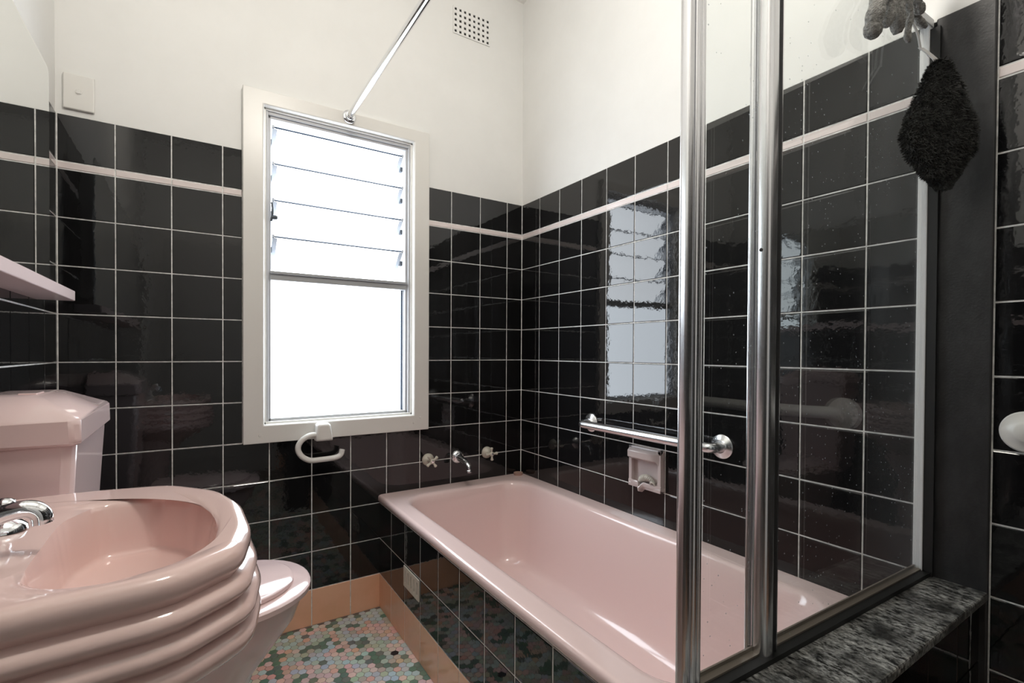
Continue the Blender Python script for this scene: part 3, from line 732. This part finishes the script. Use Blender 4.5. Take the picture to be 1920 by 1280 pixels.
bm = BM(); slab(bm, .018, .800, .006, .022, ZH+.0002, ZH+.009); slab(bm, .018, .800, -.012, .006, ZH+.0002, ZH+.006); obj('rail_seal', bm, m_black, t)
bm = BM(); slab(bm, .0, .595, -.010, .010, ZT-.012, ZT+.006); obj('top_rail', bm, m_alu, t, bevel=.0015)
def cyl_prof(cx, cn, rs, rn, n=20, p=2.6):
    out = []
    for k in range(n):
        a = 2*PI*k/n; ca, sa = math.cos(a), math.sin(a); r = (abs(ca)**p+abs(sa)**p)**(-1/p)
        out.append((cx+rs*ca*r, cn+rn*sa*r))
    return out
PT = 2.55
# wide post beside the glass
S2 = .614
bm = BM(); prof_extrude(bm, cyl_prof(S2+.001, .004, .014, .014, 32, 3.0), ZH, PT)
prof_extrude(bm, cyl_prof(S2+.013, -.013, .005, .004, 16, 4), ZH, PT)
obj('post', bm, m_chromeb, t, smooth=40)
bm = BM(); prof_extrude(bm, [(S2-.019, -.002), (S2-.012, -.002), (S2-.012, .013), (S2-.019, .013)], ZH, PT); obj('post_seal', bm, m_black, t)
bm = BM(); prof_extrude(bm, [(S2-.021, .008), (S2-.019, .008), (S2-.019, .016), (S2-.021, .016)], ZH, PT); obj('post_trim', bm, m_chromeb, t)
S1 = .790
bm = BM(); prof_extrude(bm, cyl_prof(S1+.006, -.004, .006, .009, 20, 5), ZH, PT)
prof_extrude(bm, cyl_prof(S1-.006, .004, .006, .005, 24, 2.2), ZH, PT)
prof_extrude(bm, cyl_prof(S1-.014, .003, .004, .007, 16, 3.0), ZH, PT)
obj('post', bm, m_chromeb, t, smooth=40)
bm = BM(); lathe(bm, P3(S2+.0150, .004, 1.262), D, [(.0028, 0), (.0028, .0008), (.001, .001)], 14); obj('post_screw', bm, m_black, t)

# ------------------------------------------------------------------ bath mitt and gloves hanging from the screen
t = thing('bath_mitt', 'fluffy black bath mitt hanging by a loop in front of the shower glass', 'bath mitt', (-.14, -1.70, .17+H))
L0, R0 = Vector((-.215, -1.664, 0)), Vector((-.067, -1.744, 0)); E = (R0-L0).normalized(); W = (R0-L0).length; En = Vector((E.y, -E.x, 0))
mid = (L0+R0)/2
def proj_pt(u, v, s):   # point in the mitt plane at fraction s across
    return L0+E*(W*s)
ztop, zr_, zl, zbot = .008+H, -.095+H, -.130+H, -.238+H
prof = [(0, .42, .54), (.05, .34, .60), (.15, .27, .68), (.30, .17, .80), (.42, .10, .88), (.52, .05, .94), (.60, .02, .95), (.68, .03, .91), (.78, .14, .82), (.88, .29, .73), (.95, .40, .65), (1.0, .47, .58)]
bm = BM(); rings = []
for f, a, b in prof:
    z = ztop+(zbot-ztop)*f; c = (a+b)/2; hw = (b-a)/2*W; tk = .020*math.sin(PI*min(.97, max(.08, f)))**.6+.004
    ring = []
    for k in range(40):
        an = 2*PI*k/40; p = L0+E*(W*c)+E*(hw*math.cos(an))+En*(tk*math.sin(an)); ring.append(Vector((p.x, p.y, z)))
    rings.append(ring)
loft(bm, rings, True, True); bmesh.ops.subdivide_edges(bm, edges=bm.edges[:], cuts=3, use_grid_fill=True)
for vv in bm.verts:
    q = vv.co*75; vv.co += Vector((noise.noise(q), noise.noise(q+Vector((9, 0, 0))), noise.noise(q+Vector((0, 9, 0)))))*.0042
    q = vv.co*22; vv.co += Vector((noise.noise(q), noise.noise(q+Vector((9, 0, 0))), noise.noise(q+Vector((0, 9, 0)))))*.004
body = obj('mitt_body', bm, m_mitt, t, smooth=180)
# short pile: tapered tufts over the surface, one mesh
bm = BM(); me = body.data; tot = 0
for p in me.polygons:
    c = p.center; nn = p.normal
    for _ in range(3):
        if random.random() < .8:
            vs = [me.vertices[i].co for i in p.vertices]; a, b = random.random(), random.random()
            q = vs[0].lerp(vs[1], a).lerp(vs[-1].lerp(vs[-2], a), b)
            d = (nn + Vector((random.gauss(0, .45), random.gauss(0, .45), -.5+random.gauss(0, .4)))).normalized()*random.uniform(.004, .0095)
            sd = d.cross(nn if abs(d.normalized().dot(nn)) < .95 else Vector((1, 0, 0)))
            sd = (sd if sd.length > 1e-6 else Vector((1, 0, 0))).normalized()*.0007
            v1, v2, v3, v4 = (bm.verts.new(x) for x in (q-sd, q+sd, q+d*.6+sd*.7+Vector((0, 0, -.0006)), q+d))
            bm.faces.new((v1, v2, v3)); bm.faces.new((v1, v3, v4))
pile = obj('pile', bm, m_fibre, t); pile['kind'] = 'stuff'
HP = Vector((-.150, -1.668, 0))
bm = BM()
top = Vector((-.152, -1.672, .052+H)); bot = L0+E*(W*.44)+En*.002+Vector((0, 0, ztop-.004))
for (a, b, wd) in ((top, bot, .0055),):
    s = E*wd
    loft(bm, [[p-s-En*.0012, p+s-En*.0012, p+s+En*.0012, p-s+En*.0012] for p in (a, a.lerp(b, .3)+Vector((0, -.002, 0)), a.lerp(b, .7)+Vector((0, -.003, 0)), b)], True, True)
obj('hanging_loop', bm, m_strap, t)
bm = BM(); a = top.lerp(bot, .38)+E*.005; b = top.lerp(bot, .86)+E*.006
loft(bm, [[p-E*.0045-En*.003, p+E*.0045-En*.003, p+E*.0045+En*.003, p-E*.0045+En*.003] for p in (a, b)], True, True); obj('loop_label', bm, m_lab, t, bevel=.001)
bm = BM(); tube(bm, smoothpath([top+Vector((0, 0, -.004)), (-.156, -1.667, .085+H), (-.162, -1.656, .120+H), (-.160, -1.646, .165+H), (-.158, -1.637, .1782+H), (-.156, -1.624, .168+H), (-.155, -1.622, .140+H)], 5), .0022, 8)
obj('hanging_cord', bm, m_strap, t, smooth=60)

t = thing('bath_gloves', 'grey fluffy knit gloves draped over the top of the glass, above the black mitt', 'gloves', (-.26, -1.65, .17+H))
def finger(pts, rad):
    bm = BM(); P = smoothpath(pts, 7); n = len(P)
    rs = [rad*(1+.08*math.sin(k*.9))*(1 if k < n-5 else math.sqrt(max(.06, 1-((k-n+5)/4.6)**2))) for k in range(n)]
    tube(bm, P, rs, 16); bmesh.ops.subdivide_edges(bm, edges=bm.edges[:], cuts=1, use_grid_fill=True)
    for vv in bm.verts:
        q = vv.co*130; vv.co += Vector((noise.noise(q), noise.noise(q+Vector((5, 0, 0))), noise.noise(q+Vector((0, 5, 0)))))*.0015
    return obj('glove_finger', bm, m_glove, t, smooth=180)
def W3(u, v, y):    # a point of the place on the plane y, from where the photo shows it
    d = Fw + R2*((u-960)/F_PX) + U2*((640+30.09-v)/F_PX); k = (y-CAM.y)/d.y; return CAM+d*k
G = [([(1662, -70, -1.652), (1652, -20, -1.664), (1643, 20, -1.668), (1637, 50, -1.664), (1640, 68, -1.660)], .0145),
     ([(1676, -60, -1.665), (1670, -10, -1.672), (1668, 25, -1.674), (1660, 50, -1.670)], .0105),
     ([(1690, -60, -1.655), (1684, -10, -1.665), (1682, 25, -1.668), (1684, 62, -1.664)], .0135),
     ([(1702, -60, -1.660), (1704, -10, -1.676), (1706, 30, -1.676), (1702, 62, -1.672), (1703, 80, -1.670)], .0060),
     ([(1700, -50, -1.655), (1714, -10, -1.672), (1722, 12, -1.674), (1728, 22, -1.672)], .0100),
     ([(1700, -20, -1.662), (1712, 15, -1.664), (1724, 38, -1.664), (1736, 50, -1.664)], .0065)]
for pts, r in G: finger([W3(*p) for p in pts], r)
bm = BM()
rings = []
for k in range(12):
    f = k/11; c = W3(1640+70*f, -85, -1.648)
    hw = .014+.022*math.sin(PI*f); hh = .02+.07*math.sin(PI*min(.95, max(.05, f)))
    rings.append([c+Vector((0, hw*math.cos(a)*.8, hh*math.sin(a))) for a in [2*PI*j/20 for j in range(20)]])
loft(bm, rings, True, True); bmesh.ops.subdivide_edges(bm, edges=bm.edges[:], cuts=1, use_grid_fill=True)
for vv in bm.verts: 
    q = vv.co*130; vv.co += Vector((noise.noise(q), noise.noise(q+Vector((5, 0, 0))), noise.noise(q+Vector((0, 5, 0)))))*.004
obj('glove_palm', bm, m_glove, t, smooth=180)

# ------------------------------------------------------------------ ceiling lamp (behind and above the camera)
t = thing('ceiling_lamp', 'bare-bulb pendant lamp hanging from the white ceiling above the photo', 'ceiling lamp', (-1.02, -1.45, 2.55))
bm = BM(); lathe(bm, (-1.02, -1.45, CEIL-.0005), (0, 0, -1), [(.05, 0), (.05, .02), (.01, .035), (.004, .04), (.004, .17), (.018, .175), (.022, .22)], 28); obj('lamp_base', bm, m_white, t, smooth=50)
